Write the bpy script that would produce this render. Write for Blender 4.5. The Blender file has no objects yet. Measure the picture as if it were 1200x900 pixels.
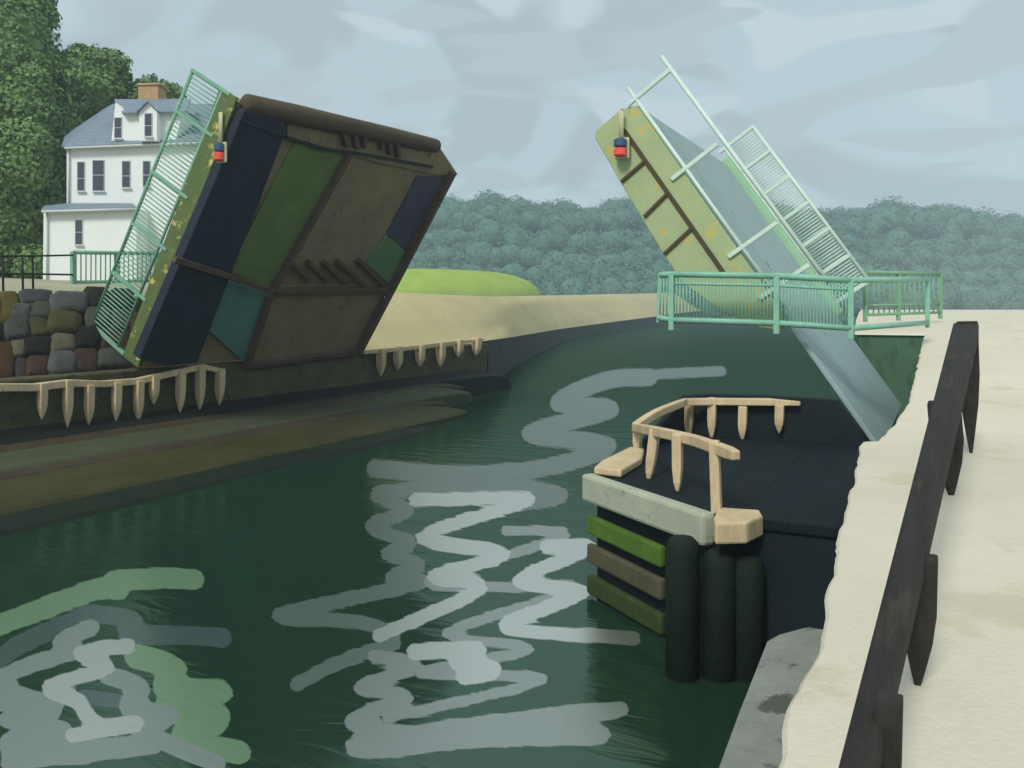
import bpy, bmesh, math, random
import numpy as np
from mathutils import Vector, Matrix, noise
random.seed(7); np.random.seed(7)
SC = bpy.context.scene
COL = SC.collection

# ------------------------------------------------------------------ camera model (metres; water surface is z = 0)
F, CX, HY, EYE = 1000.0, 600.0, 362.0, 4.5
TH = math.atan2(505.0, F)
RT = Vector((math.cos(TH), math.sin(TH), 0)); FW = Vector((-math.sin(TH), math.cos(TH), 0)); UP = Vector((0, 0, 1))
CAM = Vector((0, 0, EYE))
def ray(px, py): return RT*((px-CX)/F) + UP*((HY-py)/F) + FW
def at_d(px, py, d): return CAM + ray(px, py)*d
def at_z(px, py, z): r = ray(px, py); return CAM + r*((z-EYE)/r.z)
def at_X(px, py, X): r = ray(px, py); return CAM + r*(X/r.x)
def at_Y(px, py, Y): r = ray(px, py); return CAM + r*(Y/r.y)
def at_plane(px, py, p, n): r = ray(px, py); return CAM + r*((p-CAM).dot(n)/r.dot(n))

# ------------------------------------------------------------------ materials
def lin(c):
    c = c/255.0
    return c/12.92 if c <= .04045 else ((c+.055)/1.055)**2.4
def L(rgb, k=1.0): return tuple(min(.9, lin(v)*k) for v in rgb) + (1,)
MATS = {}
def mat(name, rgb, k=1.0, rough=.75, var=.22, scale=1.5, bump=.25, bscale=14, spec=.16, metal=0,
        stain=None, stain_at=.62, stain_scale=2.2, stain_k=1.0, stretch=(1, 1, 1), planks=None, island=0.0, sheen=0):
    m = bpy.data.materials.new(name); m.use_nodes = True
    nt = m.node_tree; N = nt.nodes; K = nt.links; b = N['Principled BSDF']
    b.inputs['Roughness'].default_value = rough; b.inputs['Specular IOR Level'].default_value = spec; b.inputs['Metallic'].default_value = metal
    geo = N.new('ShaderNodeNewGeometry')
    mp = N.new('ShaderNodeMapping'); mp.inputs['Scale'].default_value = stretch
    K.new(geo.outputs['Position'], mp.inputs['Vector'])
    def nz(s, det=6, r=.6):
        n = N.new('ShaderNodeTexNoise'); n.inputs['Scale'].default_value = s; n.inputs['Detail'].default_value = det; n.inputs['Roughness'].default_value = r
        K.new(mp.outputs['Vector'], n.inputs['Vector']); return n
    def mix(t, f, a, bb):
        x = N.new('ShaderNodeMix'); x.data_type = 'RGBA'; x.blend_type = t
        for sock, v in ((x.inputs[0], f), (x.inputs[6], a), (x.inputs[7], bb)):
            if hasattr(v, 'is_linked'): K.new(v, sock)
            else: sock.default_value = v
        return x.outputs[2]
    n1 = nz(scale)
    rp = N.new('ShaderNodeValToRGB'); K.new(n1.outputs['Fac'], rp.inputs['Fac'])
    c = L(rgb, k)
    rp.color_ramp.elements[0].position = .28; rp.color_ramp.elements[1].position = .72
    rp.color_ramp.elements[0].color = tuple(v*(1-var) for v in c[:3])+(1,)
    rp.color_ramp.elements[1].color = tuple(min(.92, v*(1+var)) for v in c[:3])+(1,)
    col = rp.outputs['Color']
    n2 = nz(bscale, 8, .7)
    fr = N.new('ShaderNodeValToRGB'); K.new(n2.outputs['Fac'], fr.inputs['Fac'])
    g0 = 1-var*.9; fr.color_ramp.elements[0].position = .35; fr.color_ramp.elements[1].position = .65
    fr.color_ramp.elements[0].color = (g0, g0, g0, 1); fr.color_ramp.elements[1].color = (1, 1, 1, 1)
    col = mix('MULTIPLY', 1.0, col, fr.outputs['Color'])
    if stain:
        n3 = nz(stain_scale, 7, .65)
        sr = N.new('ShaderNodeValToRGB'); K.new(n3.outputs['Fac'], sr.inputs['Fac'])
        sr.color_ramp.elements[0].position = stain_at-.03; sr.color_ramp.elements[1].position = stain_at+.04
        col = mix('MIX', sr.outputs['Color'], col, L(stain, stain_k))
    if island:
        mr = N.new('ShaderNodeMapRange'); K.new(geo.outputs['Random Per Island'], mr.inputs[0])
        mr.inputs[3].default_value = 1-island; mr.inputs[4].default_value = 1+island
        cc = N.new('ShaderNodeCombineColor'); 
        for i in range(3): K.new(mr.outputs[0], cc.inputs[i])
        col = mix('MULTIPLY', 1.0, col, cc.outputs[0])
    K.new(col, b.inputs['Base Color'])
    hgt = n2.outputs['Fac']
    if planks:                                     # plank / course joints: (axis vector scale, direction)
        wv = N.new('ShaderNodeTexWave'); wv.wave_type = 'BANDS'; wv.bands_direction = planks[0]; wv.wave_profile = 'SAW'
        wv.inputs['Scale'].default_value = planks[1]; wv.inputs['Distortion'].default_value = planks[2] if len(planks) > 2 else 0
        K.new(geo.outputs['Position'], wv.inputs['Vector'])
        jr = N.new('ShaderNodeValToRGB'); K.new(wv.outputs['Fac'], jr.inputs['Fac'])
        jr.color_ramp.elements[0].position = 0; jr.color_ramp.elements[0].color = (.25, .25, .25, 1)
        jr.color_ramp.elements[1].position = planks[3] if len(planks) > 3 else .09; jr.color_ramp.elements[1].color = (1, 1, 1, 1)
        mm = N.new('ShaderNodeMath'); mm.operation = 'MULTIPLY_ADD'; K.new(jr.outputs['Color'], mm.inputs[0]); mm.inputs[1].default_value = 1.2; K.new(hgt, mm.inputs[2])
        hgt = mm.outputs[0]
        col2 = mix('MULTIPLY', planks[4] if len(planks) > 4 else .6, col, jr.outputs['Color']); K.new(col2, b.inputs['Base Color'])
    if bump:
        bp = N.new('ShaderNodeBump'); bp.inputs['Strength'].default_value = bump; bp.inputs['Distance'].default_value = .04
        K.new(hgt, bp.inputs['Height']); K.new(bp.outputs['Normal'], b.inputs['Normal'])
    MATS[name] = m
    return m

# ------------------------------------------------------------------ mesh builder
ORG = {}
class MB:
    def __init__(s): s.v = []; s.f = []
    def add(s, vs, fs):
        o = len(s.v); s.v += [Vector(v) for v in vs]; s.f += [tuple(i+o for i in f) for f in fs]; return s
    def bar(s, a, b, w, h, up=Vector((0, 0, 1)), w2=None, h2=None):
        a = Vector(a); b = Vector(b); d = (b-a).normalized(); up = Vector(up)
        if abs(d.dot(up)) > .98: up = Vector((0, 1, 0))
        x = d.cross(up).normalized(); y = x.cross(d).normalized()
        w2 = w if w2 is None else w2; h2 = h if h2 is None else h2
        vs = [p + x*sx*ww/2 + y*sy*hh/2 for p, ww, hh in ((a, w, h), (b, w2, h2)) for sx, sy in ((-1, -1), (1, -1), (1, 1), (-1, 1))]
        return s.add(vs, [(3, 2, 1, 0), (4, 5, 6, 7), (0, 1, 5, 4), (1, 2, 6, 5), (2, 3, 7, 6), (3, 0, 4, 7)])
    def box(s, lo, hi):
        x0, y0, z0 = lo; x1, y1, z1 = hi
        return s.add([(x0, y0, z0), (x1, y0, z0), (x1, y1, z0), (x0, y1, z0), (x0, y0, z1), (x1, y0, z1), (x1, y1, z1), (x0, y1, z1)],
                     [(3, 2, 1, 0), (4, 5, 6, 7), (0, 1, 5, 4), (1, 2, 6, 5), (2, 3, 7, 6), (3, 0, 4, 7)])
    def path(s, pts, rad, n=10, cap=True):
        pts = [Vector(p) for p in pts]; o = len(s.v); m = len(pts)
        for i, p in enumerate(pts):
            d = (pts[min(i+1, m-1)]-pts[max(i-1, 0)]).normalized()
            u = Vector((0, 0, 1)) if abs(d.z) < .9 else Vector((0, 1, 0))
            x = d.cross(u).normalized(); y = d.cross(x).normalized()
            r = rad[i] if isinstance(rad, (list, tuple)) else rad
            for k in range(n):
                a = 2*math.pi*k/n+(math.pi/4 if n == 4 else 0); s.v.append(p + x*math.cos(a)*r + y*math.sin(a)*r)
        for i in range(m-1):
            for k in range(n):
                s.f.append((o+i*n+k, o+i*n+(k+1) % n, o+(i+1)*n+(k+1) % n, o+(i+1)*n+k))
        if cap: s.f.append(tuple(o+k for k in range(n))[::-1]); s.f.append(tuple(o+(m-1)*n+k for k in range(n)))
        return s
    def prism(s, poly, ext):
        poly = [Vector(p) for p in poly]; n = len(poly); ext = Vector(ext)
        vs = poly + [p+ext for p in poly]
        return s.add(vs, [tuple(range(n))[::-1], tuple(range(n, 2*n))] + [(i, (i+1) % n, n+(i+1) % n, n+i) for i in range(n)])
    def build(s, name, m, parent=None, bevel=0, smooth=False, seg=2):
        org = ORG[parent.name] if parent else (sum(s.v, Vector())/len(s.v))
        if not parent: org = Vector((org.x, org.y, min(v.z for v in s.v)))
        me = bpy.data.meshes.new(name)
        me.from_pydata([v-org for v in s.v], [], s.f); me.update()
        bm = bmesh.new(); bm.from_mesh(me); bmesh.ops.recalc_face_normals(bm, faces=bm.faces); bm.to_mesh(me); bm.free()
        me.materials.append(m)
        if smooth:
            for p in me.polygons: p.use_smooth = True
        o = bpy.data.objects.new(name, me); COL.objects.link(o); ORG[o.name] = org
        if parent: o.parent = parent
        else: o.location = org
        if bevel:
            bv = o.modifiers.new('bevel', 'BEVEL'); bv.width = bevel; bv.segments = seg; bv.limit_method = 'ANGLE'; bv.angle_limit = math.radians(35)
        return o
def tag(o, label=None, cat=None, group=None, kind=None):
    for k, v in (('label', label), ('category', cat), ('group', group), ('kind', kind)):
        if v: o[k] = v
    return o
def thing(name, loc, label, cat, group=None):
    o = bpy.data.objects.new(name, None); o.empty_display_size = .3; COL.objects.link(o); o.location = loc; ORG[o.name] = Vector(loc)
    return tag(o, label, cat, group)
def spline(pts, n=6):
    pts = [Vector(p) for p in pts]; out = []
    for i in range(len(pts)-1):
        p0 = pts[max(i-1, 0)]; p1 = pts[i]; p2 = pts[i+1]; p3 = pts[min(i+2, len(pts)-1)]
        for k in range(n):
            t = k/n
            out.append(.5*((2*p1)+(p2-p0)*t+(2*p0-5*p1+4*p2-p3)*t*t+(3*p1-p0-3*p2+p3)*t**3))
    out.append(pts[-1]); return out

# ------------------------------------------------------------------ palette
def pal():
    mat('quay_paving', (227, 217, 195), .95, .88, .07, .5, .35, 26, stain=(214, 203, 178), stain_at=.60, stain_scale=.8, stain_k=.95, planks=('Y', .105, .02, .006, .22))
    mat('rail_dark', (56, 53, 50), 1.15, .75, .3, 5, .6, 26, stretch=(3, .3, 1), stain=(72, 66, 58), stain_at=.6, stain_scale=3)
    mat('tan_timber', (207, 184, 147), 1.1, .8, .18, 3, .35, 24, stretch=(1, 1, .25), stain=(150, 125, 92), stain_at=.68)
    mat('bank_wall', (69, 66, 48), 1.7, .85, .25, 1.2, .6, 6, stain=(48, 52, 38), stain_at=.6, stain_k=1.4)
    mat('bank_wall_grey', (73, 79, 75), .85, .85, .22, .5, .5, 3)
    mat('wet_stone', (37, 40, 36), .9, .8, .2, 1.5, .5, 8)
    mat('mud_brown', (69, 61, 46), 1.1, .7, .2, 1.5, .5, 9)
    mat('weed_grey', (75, 78, 58), 1.1, .7, .2, 1.2, .6, 10, stretch=(1, .35, 1))  # brown, grey, olive and dark tones of the bands mirrored in the water
    mat('weed_olive', (66, 66, 36), 1.05, .7, .25, 1.2, .6, 10, stretch=(1, .35, 1))
    mat('weed_dark', (34, 44, 31), .9, .8, .2, 1.2, .6, 10)
    mat('earth', (58, 54, 35), 1.2, .95, .3, 1.5, .6, 8)
    mat('sandy_slope', (190, 187, 155), .8, .95, .12, .6, .3, 6)
    mat('sand', (196, 183, 138), 1.02, .95, .1, .12, .3, 1.5)
    mat('lime_grass', (146, 168, 58), 1.15, .95, .14, .15, .9, 2.2)
    mat('meadow', (80, 100, 60), .8, .95, .2, .1, .5, 1)
    # bridge
    mat('fascia_olive', (101, 118, 72), .95, .6, .12, 1.2, .12, 10, stain=(205, 190, 105), stain_at=.60, stain_scale=2.6)
    mat('fascia_pale', (164, 177, 132), 1.08, .6, .08, 1.2, .1, 10, stain=(200, 180, 95), stain_at=.60, stain_scale=2.4)
    mat('girder_navy', (37, 44, 55), 1.4, .55, .15, 1.5, .1, 9, stain=(60, 58, 55), stain_at=.72)
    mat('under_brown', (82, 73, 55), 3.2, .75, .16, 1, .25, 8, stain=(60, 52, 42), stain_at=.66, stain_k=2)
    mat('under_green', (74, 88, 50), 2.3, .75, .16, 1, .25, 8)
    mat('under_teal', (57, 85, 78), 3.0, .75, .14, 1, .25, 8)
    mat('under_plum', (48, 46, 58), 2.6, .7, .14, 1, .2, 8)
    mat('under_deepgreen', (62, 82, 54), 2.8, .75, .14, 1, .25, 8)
    mat('rib_rust', (67, 54, 46), 2.4, .8, .25, 2.5, .4, 18, stain=(92, 66, 48), stain_at=.62, stain_k=1.6)
    mat('toe_timber', (90, 79, 64), 1.1, .85, .2, 2, .5, 16, stretch=(1, .3, 1))
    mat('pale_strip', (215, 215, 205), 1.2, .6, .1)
    mat('rail_jade', (124, 170, 142), 1.1, .5, .12, 4, .1, 30, stain=(90, 110, 85), stain_at=.72, stain_scale=5)
    mat('rail_mint', (208, 228, 214), 1.0, .5, .08, 4, .1, 30, stain=(150, 170, 145), stain_at=.74, stain_scale=5)
    mat('rail_sea', (140, 193, 168), 1.0, .5, .12, 4, .1, 30, stain=(100, 130, 105), stain_at=.74, stain_scale=5)
    mat('rail_leaf', (130, 176, 142), 1.0, .5, .12, 4, .1, 30)
    mat('girder_mint', (158, 200, 163), .95, .55, .08, 1.5, .1, 9)
    mat('deck_grey', (136, 154, 153), 1.35, .95, .07, 1.2, .2, 14, .04, stain=(112, 130, 127), stain_at=.66, stain_scale=1.2)
    mat('seam_brown', (88, 77, 58), .9, .7, .15, 3, .1, 20)
    mat('lamp_red', (236, 84, 70), 1.1, .35, .05, 3, 0, 20, spec=.5)
    mat('lamp_blue', (50, 84, 114), 1.1, .4, .05, 3, 0, 20, spec=.5)
    mat('lamp_cream', (206, 200, 160), 1.0, .5, .08, 3, .05, 20)
    mat('black_iron', (40, 42, 40), 1.0, .5, .15, 4, .1, 30)
    # pier
    mat('pier_navy', (31, 43, 50), .6, .8, .18, 1.2, .35, 8, planks=('X', .55))
    mat('pier_side', (30, 41, 47), .95, .7, .2, 1.2, .4, 8)
    mat('beam_pale', (178, 183, 161), 1.0, .8, .1, 2, .3, 18, stain=(135, 140, 118), stain_at=.64)
    mat('board_green', (72, 98, 36), 1.5, .7, .2, 3, .5, 16)
    mat('board_brown', (74, 72, 54), 1.5, .75, .2, 3, .5, 16)
    mat('board_olive', (50, 62, 32), 1.5, .75, .2, 3, .5, 16)
    mat('pile_dark', (36, 49, 40), .75, .7, .25, 2.5, .6, 12)
    mat('ledge_grey', (120, 123, 116), 1.5, .85, .15, 1.4, .35, 9, stain=(88, 92, 84), stain_at=.62)
    mat('algae_wall', (58, 84, 64), 2.0, .85, .15, .6, .5, 4, stain=(52, 74, 56), stain_at=.56, stain_k=1.8, stretch=(1, 1, .5))
    # house
    mat('render_white', (240, 243, 240), .96, .85, .03, .8, .08, 10, stain=(222, 225, 218), stain_at=.68, stain_scale=.6)
    mat('slate', (148, 163, 178), .75, .6, .1, 1.5, .3, 6, planks=('Z', 1.2))
    mat('pane_dark', (98, 103, 118), .55, .15, .05, 1, 0, 5, spec=.5)
    mat('frame_grey', (214, 218, 216), .9, .6, .04)
    mat('chimney_clay', (184, 152, 114), 1.1, .85, .15, 3, .4, 12, planks=('Z', 2.2))
    # plants
    mat('leaf_near', (70, 88, 52), 2.8, .8, .2, .25, 0, 2, spec=.1, island=.16)
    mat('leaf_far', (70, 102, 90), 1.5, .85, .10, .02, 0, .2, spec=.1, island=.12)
    mat('bark', (70, 60, 48), 1.0, .9, .25, 2, .5, 10)
    for i, c in enumerate([(100, 90, 45), (82, 84, 80), (95, 95, 91), (97, 96, 94), (85, 86, 70), (84, 85, 77), (86, 82, 52), (52, 52, 45), (42, 40, 36),
                           (112, 105, 85), (85, 61, 42), (82, 62, 52), (76, 71, 67), (105, 86, 46)]):
        mat('stone_%d' % i, c, .82, .85, .2, 3, .6, 12, stain=(c[0]*.75, c[1]*.78, c[2]*.7), stain_at=.6)
pal(); M = MATS

# ------------------------------------------------------------------ water
def make_water():
    nr, na = 430, 760
    rr = 3.0*(1.0155**np.arange(nr)); az = np.radians(np.linspace(-80, 72, na))      # azimuth about the view direction
    R, A = np.meshgrid(rr, az, indexing='ij')
    xc = R*np.sin(A); zc = R*np.cos(A)
    X = xc*RT.x + zc*FW.x; Y = xc*RT.y + zc*FW.y
    V = np.stack([X, Y, np.zeros_like(X)], -1).reshape(-1, 3)
    px = CX + F*xc/np.maximum(zc, .5); py = HY + F*EYE/np.maximum(zc, .5)
    P = np.stack([px.ravel(), py.ravel()], -1)
    inside = (zc.ravel() > 4)
    # reflections painted on the water as glossy streaks, each a path with a width
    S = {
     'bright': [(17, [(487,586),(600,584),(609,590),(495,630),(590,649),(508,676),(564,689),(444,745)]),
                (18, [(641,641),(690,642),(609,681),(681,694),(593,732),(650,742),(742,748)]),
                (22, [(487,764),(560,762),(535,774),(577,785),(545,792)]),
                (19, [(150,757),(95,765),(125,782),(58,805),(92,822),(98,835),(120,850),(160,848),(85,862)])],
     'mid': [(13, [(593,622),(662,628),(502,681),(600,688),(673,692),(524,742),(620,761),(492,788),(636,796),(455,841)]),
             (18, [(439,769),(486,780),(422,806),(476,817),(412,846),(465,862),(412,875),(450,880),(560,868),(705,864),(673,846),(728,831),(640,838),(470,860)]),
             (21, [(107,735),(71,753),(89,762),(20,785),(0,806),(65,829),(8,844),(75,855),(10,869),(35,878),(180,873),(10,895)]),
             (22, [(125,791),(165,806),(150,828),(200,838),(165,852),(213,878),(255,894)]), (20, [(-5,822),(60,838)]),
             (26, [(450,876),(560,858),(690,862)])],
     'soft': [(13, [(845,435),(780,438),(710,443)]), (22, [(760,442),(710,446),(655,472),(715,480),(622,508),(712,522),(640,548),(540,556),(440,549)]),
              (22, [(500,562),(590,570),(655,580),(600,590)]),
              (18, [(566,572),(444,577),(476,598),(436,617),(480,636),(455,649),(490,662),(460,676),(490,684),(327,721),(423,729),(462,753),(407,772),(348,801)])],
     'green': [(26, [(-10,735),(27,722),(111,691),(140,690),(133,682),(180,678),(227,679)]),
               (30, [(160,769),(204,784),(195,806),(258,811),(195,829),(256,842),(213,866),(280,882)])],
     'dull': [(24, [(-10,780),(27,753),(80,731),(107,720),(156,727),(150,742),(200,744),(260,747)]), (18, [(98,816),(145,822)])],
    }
    me = bpy.data.meshes.new('water')
    idx = np.arange(nr*na).reshape(nr, na)
    q = np.stack([idx[:-1, :-1], idx[:-1, 1:], idx[1:, 1:], idx[1:, :-1]], -1).reshape(-1, 4)[:, ::-1]
    me.vertices.add(len(V)); me.vertices.foreach_set('co', V.ravel().astype(np.float32))
    me.loops.add(q.size); me.loops.foreach_set('vertex_index', q.ravel().astype(np.int32))
    me.polygons.add(len(q)); me.polygons.foreach_set('loop_start', (np.arange(len(q))*4).astype(np.int32))
    me.update(calc_edges=True); me.validate()
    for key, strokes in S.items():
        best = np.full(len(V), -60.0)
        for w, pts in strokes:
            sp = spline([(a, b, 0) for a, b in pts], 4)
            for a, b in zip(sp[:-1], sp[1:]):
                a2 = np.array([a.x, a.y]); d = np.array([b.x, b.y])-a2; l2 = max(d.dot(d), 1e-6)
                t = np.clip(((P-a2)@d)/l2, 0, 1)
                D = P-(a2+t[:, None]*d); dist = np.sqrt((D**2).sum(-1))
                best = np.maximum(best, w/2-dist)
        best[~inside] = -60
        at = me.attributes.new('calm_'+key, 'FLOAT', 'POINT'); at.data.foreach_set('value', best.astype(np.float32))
    m = bpy.data.materials.new('water_surface'); m.use_nodes = True
    nt = m.node_tree; N = nt.nodes; K = nt.links; N.remove(N['Principled BSDF']); out = N['Material Output']
    geo = N.new('ShaderNodeNewGeometry')
    def ripple(scl, sc, det, strength, dist):
        mp = N.new('ShaderNodeMapping'); mp.inputs['Rotation'].default_value = (0, 0, -TH); mp.inputs['Scale'].default_value = scl
        K.new(geo.outputs['Position'], mp.inputs['Vector'])
        n = N.new('ShaderNodeTexNoise'); n.inputs['Scale'].default_value = sc; n.inputs['Detail'].default_value = det; n.inputs['Roughness'].default_value = .55
        n.inputs['Distortion'].default_value = .6
        K.new(mp.outputs['Vector'], n.inputs['Vector'])
        b = N.new('ShaderNodeBump'); b.inputs['Strength'].default_value = strength; b.inputs['Distance'].default_value = dist
        K.new(n.outputs['Fac'], b.inputs['Height']); return b, n
    def surf(rgb, k, rough, ior, spec, bmp):
        b = N.new('ShaderNodeBsdfPrincipled'); b.inputs['Base Color'].default_value = L(rgb, k); b.inputs['Roughness'].default_value = rough
        b.inputs['IOR'].default_value = ior; b.inputs['Specular IOR Level'].default_value = spec; K.new(bmp.outputs['Normal'], b.inputs['Normal']); b.inputs['Specular Tint'].default_value = (1, .98, .90, 1); return b
    b1, _ = ripple((.45, 1.6, 1), 1.3, 3, .40, .05)
    b2, wob = ripple((.4, 2.2, 1), 2.2, 2, .10, .03)
    df = N.new('ShaderNodeBsdfDiffuse'); df.inputs['Color'].default_value = L((32, 54, 41), 1.0); K.new(b1.outputs['Normal'], df.inputs['Normal'])
    gl = N.new('ShaderNodeBsdfGlossy'); gl.inputs['Roughness'].default_value = .13; gl.inputs['Color'].default_value = (.70, .96, .76, 1); K.new(b1.outputs['Normal'], gl.inputs['Normal'])
    fz = N.new('ShaderNodeFresnel'); fz.inputs['IOR'].default_value = 1.33; K.new(b1.outputs['Normal'], fz.inputs['Normal'])
    fm = N.new('ShaderNodeMapRange'); fm.inputs[1].default_value = .0; fm.inputs[2].default_value = .35; fm.inputs[3].default_value = 0; fm.inputs[4].default_value = .14; K.new(fz.outputs[0], fm.inputs[0])   # ruffled facets never show full grazing gloss
    wm = N.new('ShaderNodeMixShader'); K.new(fm.outputs[0], wm.inputs[0]); K.new(df.outputs[0], wm.inputs[1]); K.new(gl.outputs[0], wm.inputs[2]); cur = wm.outputs[0]
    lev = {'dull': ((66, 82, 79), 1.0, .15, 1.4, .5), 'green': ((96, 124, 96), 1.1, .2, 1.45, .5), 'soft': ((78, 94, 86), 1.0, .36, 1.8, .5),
           'mid': ((78, 96, 90), 1.0, .36, 4.8, .5), 'bright': ((84, 102, 92), 1.0, .38, 15, .5)}  # streak base colours paled to carry reflected tones, on top of the gloss
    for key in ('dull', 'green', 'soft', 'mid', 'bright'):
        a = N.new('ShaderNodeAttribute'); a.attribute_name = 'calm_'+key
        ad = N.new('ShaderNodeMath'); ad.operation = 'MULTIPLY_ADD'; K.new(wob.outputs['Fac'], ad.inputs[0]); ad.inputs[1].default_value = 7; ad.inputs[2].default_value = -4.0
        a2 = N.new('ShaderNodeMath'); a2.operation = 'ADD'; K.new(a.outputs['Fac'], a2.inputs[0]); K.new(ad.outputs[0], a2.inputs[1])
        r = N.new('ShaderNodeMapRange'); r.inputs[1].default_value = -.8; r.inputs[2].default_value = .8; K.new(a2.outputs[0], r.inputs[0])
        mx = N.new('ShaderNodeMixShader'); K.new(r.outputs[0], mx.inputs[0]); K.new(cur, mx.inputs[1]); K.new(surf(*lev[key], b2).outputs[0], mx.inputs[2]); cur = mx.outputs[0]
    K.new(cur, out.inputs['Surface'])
    me.materials.append(m)
    for p in me.polygons: p.use_smooth = True
    o = bpy.data.objects.new('water', me); COL.objects.link(o); tag(o, kind='structure', label='dark green harbour water with pale zigzag slicks', cat='water')
make_water()

# ------------------------------------------------------------------ left bank
XW = -22.2                                                        # channel face of the left bank wall
def strip_mesh(name, rows, m, smooth=True):
    """rows: list of lists of points"""
    b = MB(); n = len(rows[0])
    b.v = [Vector(p) for r in rows for p in r]
    b.f = [(i*n+j, i*n+j+1, (i+1)*n+j+1, (i+1)*n+j) for i in range(len(rows)-1) for j in range(n-1)]
    return b.build(name, m, smooth=smooth)
# bank wall, wet course, and steps coloured as bands reflected in the water
w = MB().box((XW-.9, 2, -.4), (XW, 41, 2.62)).build('bank_wall', M['bank_wall'], bevel=.06)
tag(w, 'olive brown stone bank wall along the left side of the channel under the raised leaf', 'wall')
rv = thing('stone_apron', (-19.5, 24, 0), 'stepped weedy stone apron sloping into the water at the foot of the left bank', 'revetment')
def course(name, xb, zb, xf, zf, y1, m, lip=.06, tp=4.0):
    rows = []; n = 40
    b = MB(); pr = []
    for i in range(n+1):
        y = 2+(y1-2)*i/n; k = 1.0
        if y > y1-tp: k = math.sqrt(max(0, 1-((y-(y1-tp))/tp)**2))
        jx = .10*noise.noise(Vector((0, y*.5, xb)))
        xm = (xb+xf)/2; zm = (zb+zf)/2
        f = (xm+(xf-xm)*k+jx, (zm+(zf-zm)*k)*k**.7-.08*(1-k)); bk = (xm+(xb-xm)*k+jx*.5, (zm+(zb-zm)*k)*k**.7-.08*(1-k))
        pr.append([(bk[0]-.25*k, y, -.5), (bk[0]-.2*k, y, bk[1]-.05), (bk[0], y, bk[1]+lip*.4), (f[0]-.12*k, y, f[1]+lip), (f[0], y, f[1]-.03), (f[0]+.03*k, y, -.5)])
    nn = 6; b.v = [Vector(p) for r in pr for p in r]
    b.f = [(i*nn+j, i*nn+(j+1) % nn, (i+1)*nn+(j+1) % nn, (i+1)*nn+j) for i in range(n) for j in range(nn)] + [tuple(range(nn))[::-1], tuple(range(n*nn, n*nn+nn))]
    return b.build(name, m, rv, smooth=False)
course('toe_course', -17.7, .14, -16.6, .02, 28.0, M['weed_dark'])
course('weed_course', -19.5, .49, -17.75, .16, 32.3, M['weed_olive'])
course('mud_course', -20.0, .60, -19.45, .50, 33.0, M['mud_brown'])
course('weed_course', -21.15, .86, -19.95, .62, 36.5, M['weed_grey'])
course('mud_course', -21.6, .97, -21.1, .87, 37.5, M['mud_brown'])
course('wet_course', -22.3, 1.33, -21.55, 1.0, 43.5, M['wet_stone'], tp=6)

def xz_left(x):
    P = [(XW-.8, 2.55), (-23.2, 2.7), (-25.2, 4.93), (-27, 5.12), (-35, 5.78), (-48, 6.2), (-75, 8), (-160, 12)]
    for (a, za), (b, zb) in zip(P[:-1], P[1:]):
        if x <= a and x >= b: return za+(zb-za)*(x-a)/(b-a)
    return 12
xs = [XW-.8, -23.2, -23.7, -24.2, -24.7, -25.2]; xs2 = [-25.2, -27, -29, -32, -35, -40, -48, -60, -75, -110, -160]
rows = [[(x, y, xz_left(x)+.05*noise.noise(Vector((x, y*.7, 3)))) for x in xs] for y in np.linspace(-10, 29.5, 60)]
tag(strip_mesh('embankment', rows, M['earth']), kind='structure')
rows = [[(x, y, xz_left(x)+.05*noise.noise(Vector((x, y*.7, 3))) - .004) for x in xs2] for y in np.linspace(-30, 41, 70)]
rows = [[(x, y, z-max(0, y-33)*.3) for x, y, z in r] for r in rows]
tag(strip_mesh('ground', rows, M['sandy_slope']), kind='structure')

# fender: rail with tapering hanging timbers
def stake(top, bot, w, name, m, parent, n=9):
    top = Vector(top); bot = Vector(bot); prof = [(0, .95), (.03, 1.0), (.5, .98), (.68, .86), (.88, .45), (1, .1)]; n = 4
    b = MB(); b.path([top.lerp(bot, t) for t, _ in prof], [w/2*s*1.25 for _, s in prof], n)
    return b.build(name, m, parent, bevel=w*.09)
def px_w(p, wpx): return wpx/F*(p-CAM).dot(FW)
fn = thing('timber_fender', (XW+.2, 17, 2.4), 'tan timber rail with nine pointed stakes on the left bank wall below the boulders', 'fender')
XF = XW+.22
rail = [(-60, 466), (0, 452), (40, 452), (80, 447), (120, 448), (160, 445), (195, 437), (225, 430), (238, 428), (262, 434)]
MB().path([at_X(a, b+2, XF) for a, b in rail], [.15]*4+[.14]*4+[.13, .12], 4).build('rail', M['tan_timber'], fn, bevel=.025)
for x, y0, y1 in [(50, 449, 492), (80, 445, 501), (105, 451, 498), (137, 448, 494), (163, 446, 496), (181, 441, 474), (212, 434, 484), (235, 430, 481), (258, 432, 475)]:
    stake(at_X(x, y0, XF+.06), at_X(x-1, y1, XF+.06), px_w(at_X(x, y0, XF), 10), 'stake', M['tan_timber'], fn)
fn = thing('timber_fender', (XW+.2, 36, 2.4), 'short tan timber fender with six stakes below the sand, right of the dark leaf', 'fender')
MB().path([at_X(a, b, XF) for a, b in [(425, 413), (470, 409), (520, 403), (566, 398)]], [.12, .14, .14, .1], 4).build('rail', M['tan_timber'], fn, bevel=.025)
for x, y0, y1 in [(447, 409, 441), (467, 406, 434), (493, 405, 430), (517, 401, 430), (538, 398, 419), (559, 396, 417)]:
    stake(at_X(x, y0, XF+.06), at_X(x-1, y1, XF+.06), px_w(at_X(x, y0, XF), 10), 'stake', M['tan_timber'], fn)

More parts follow.
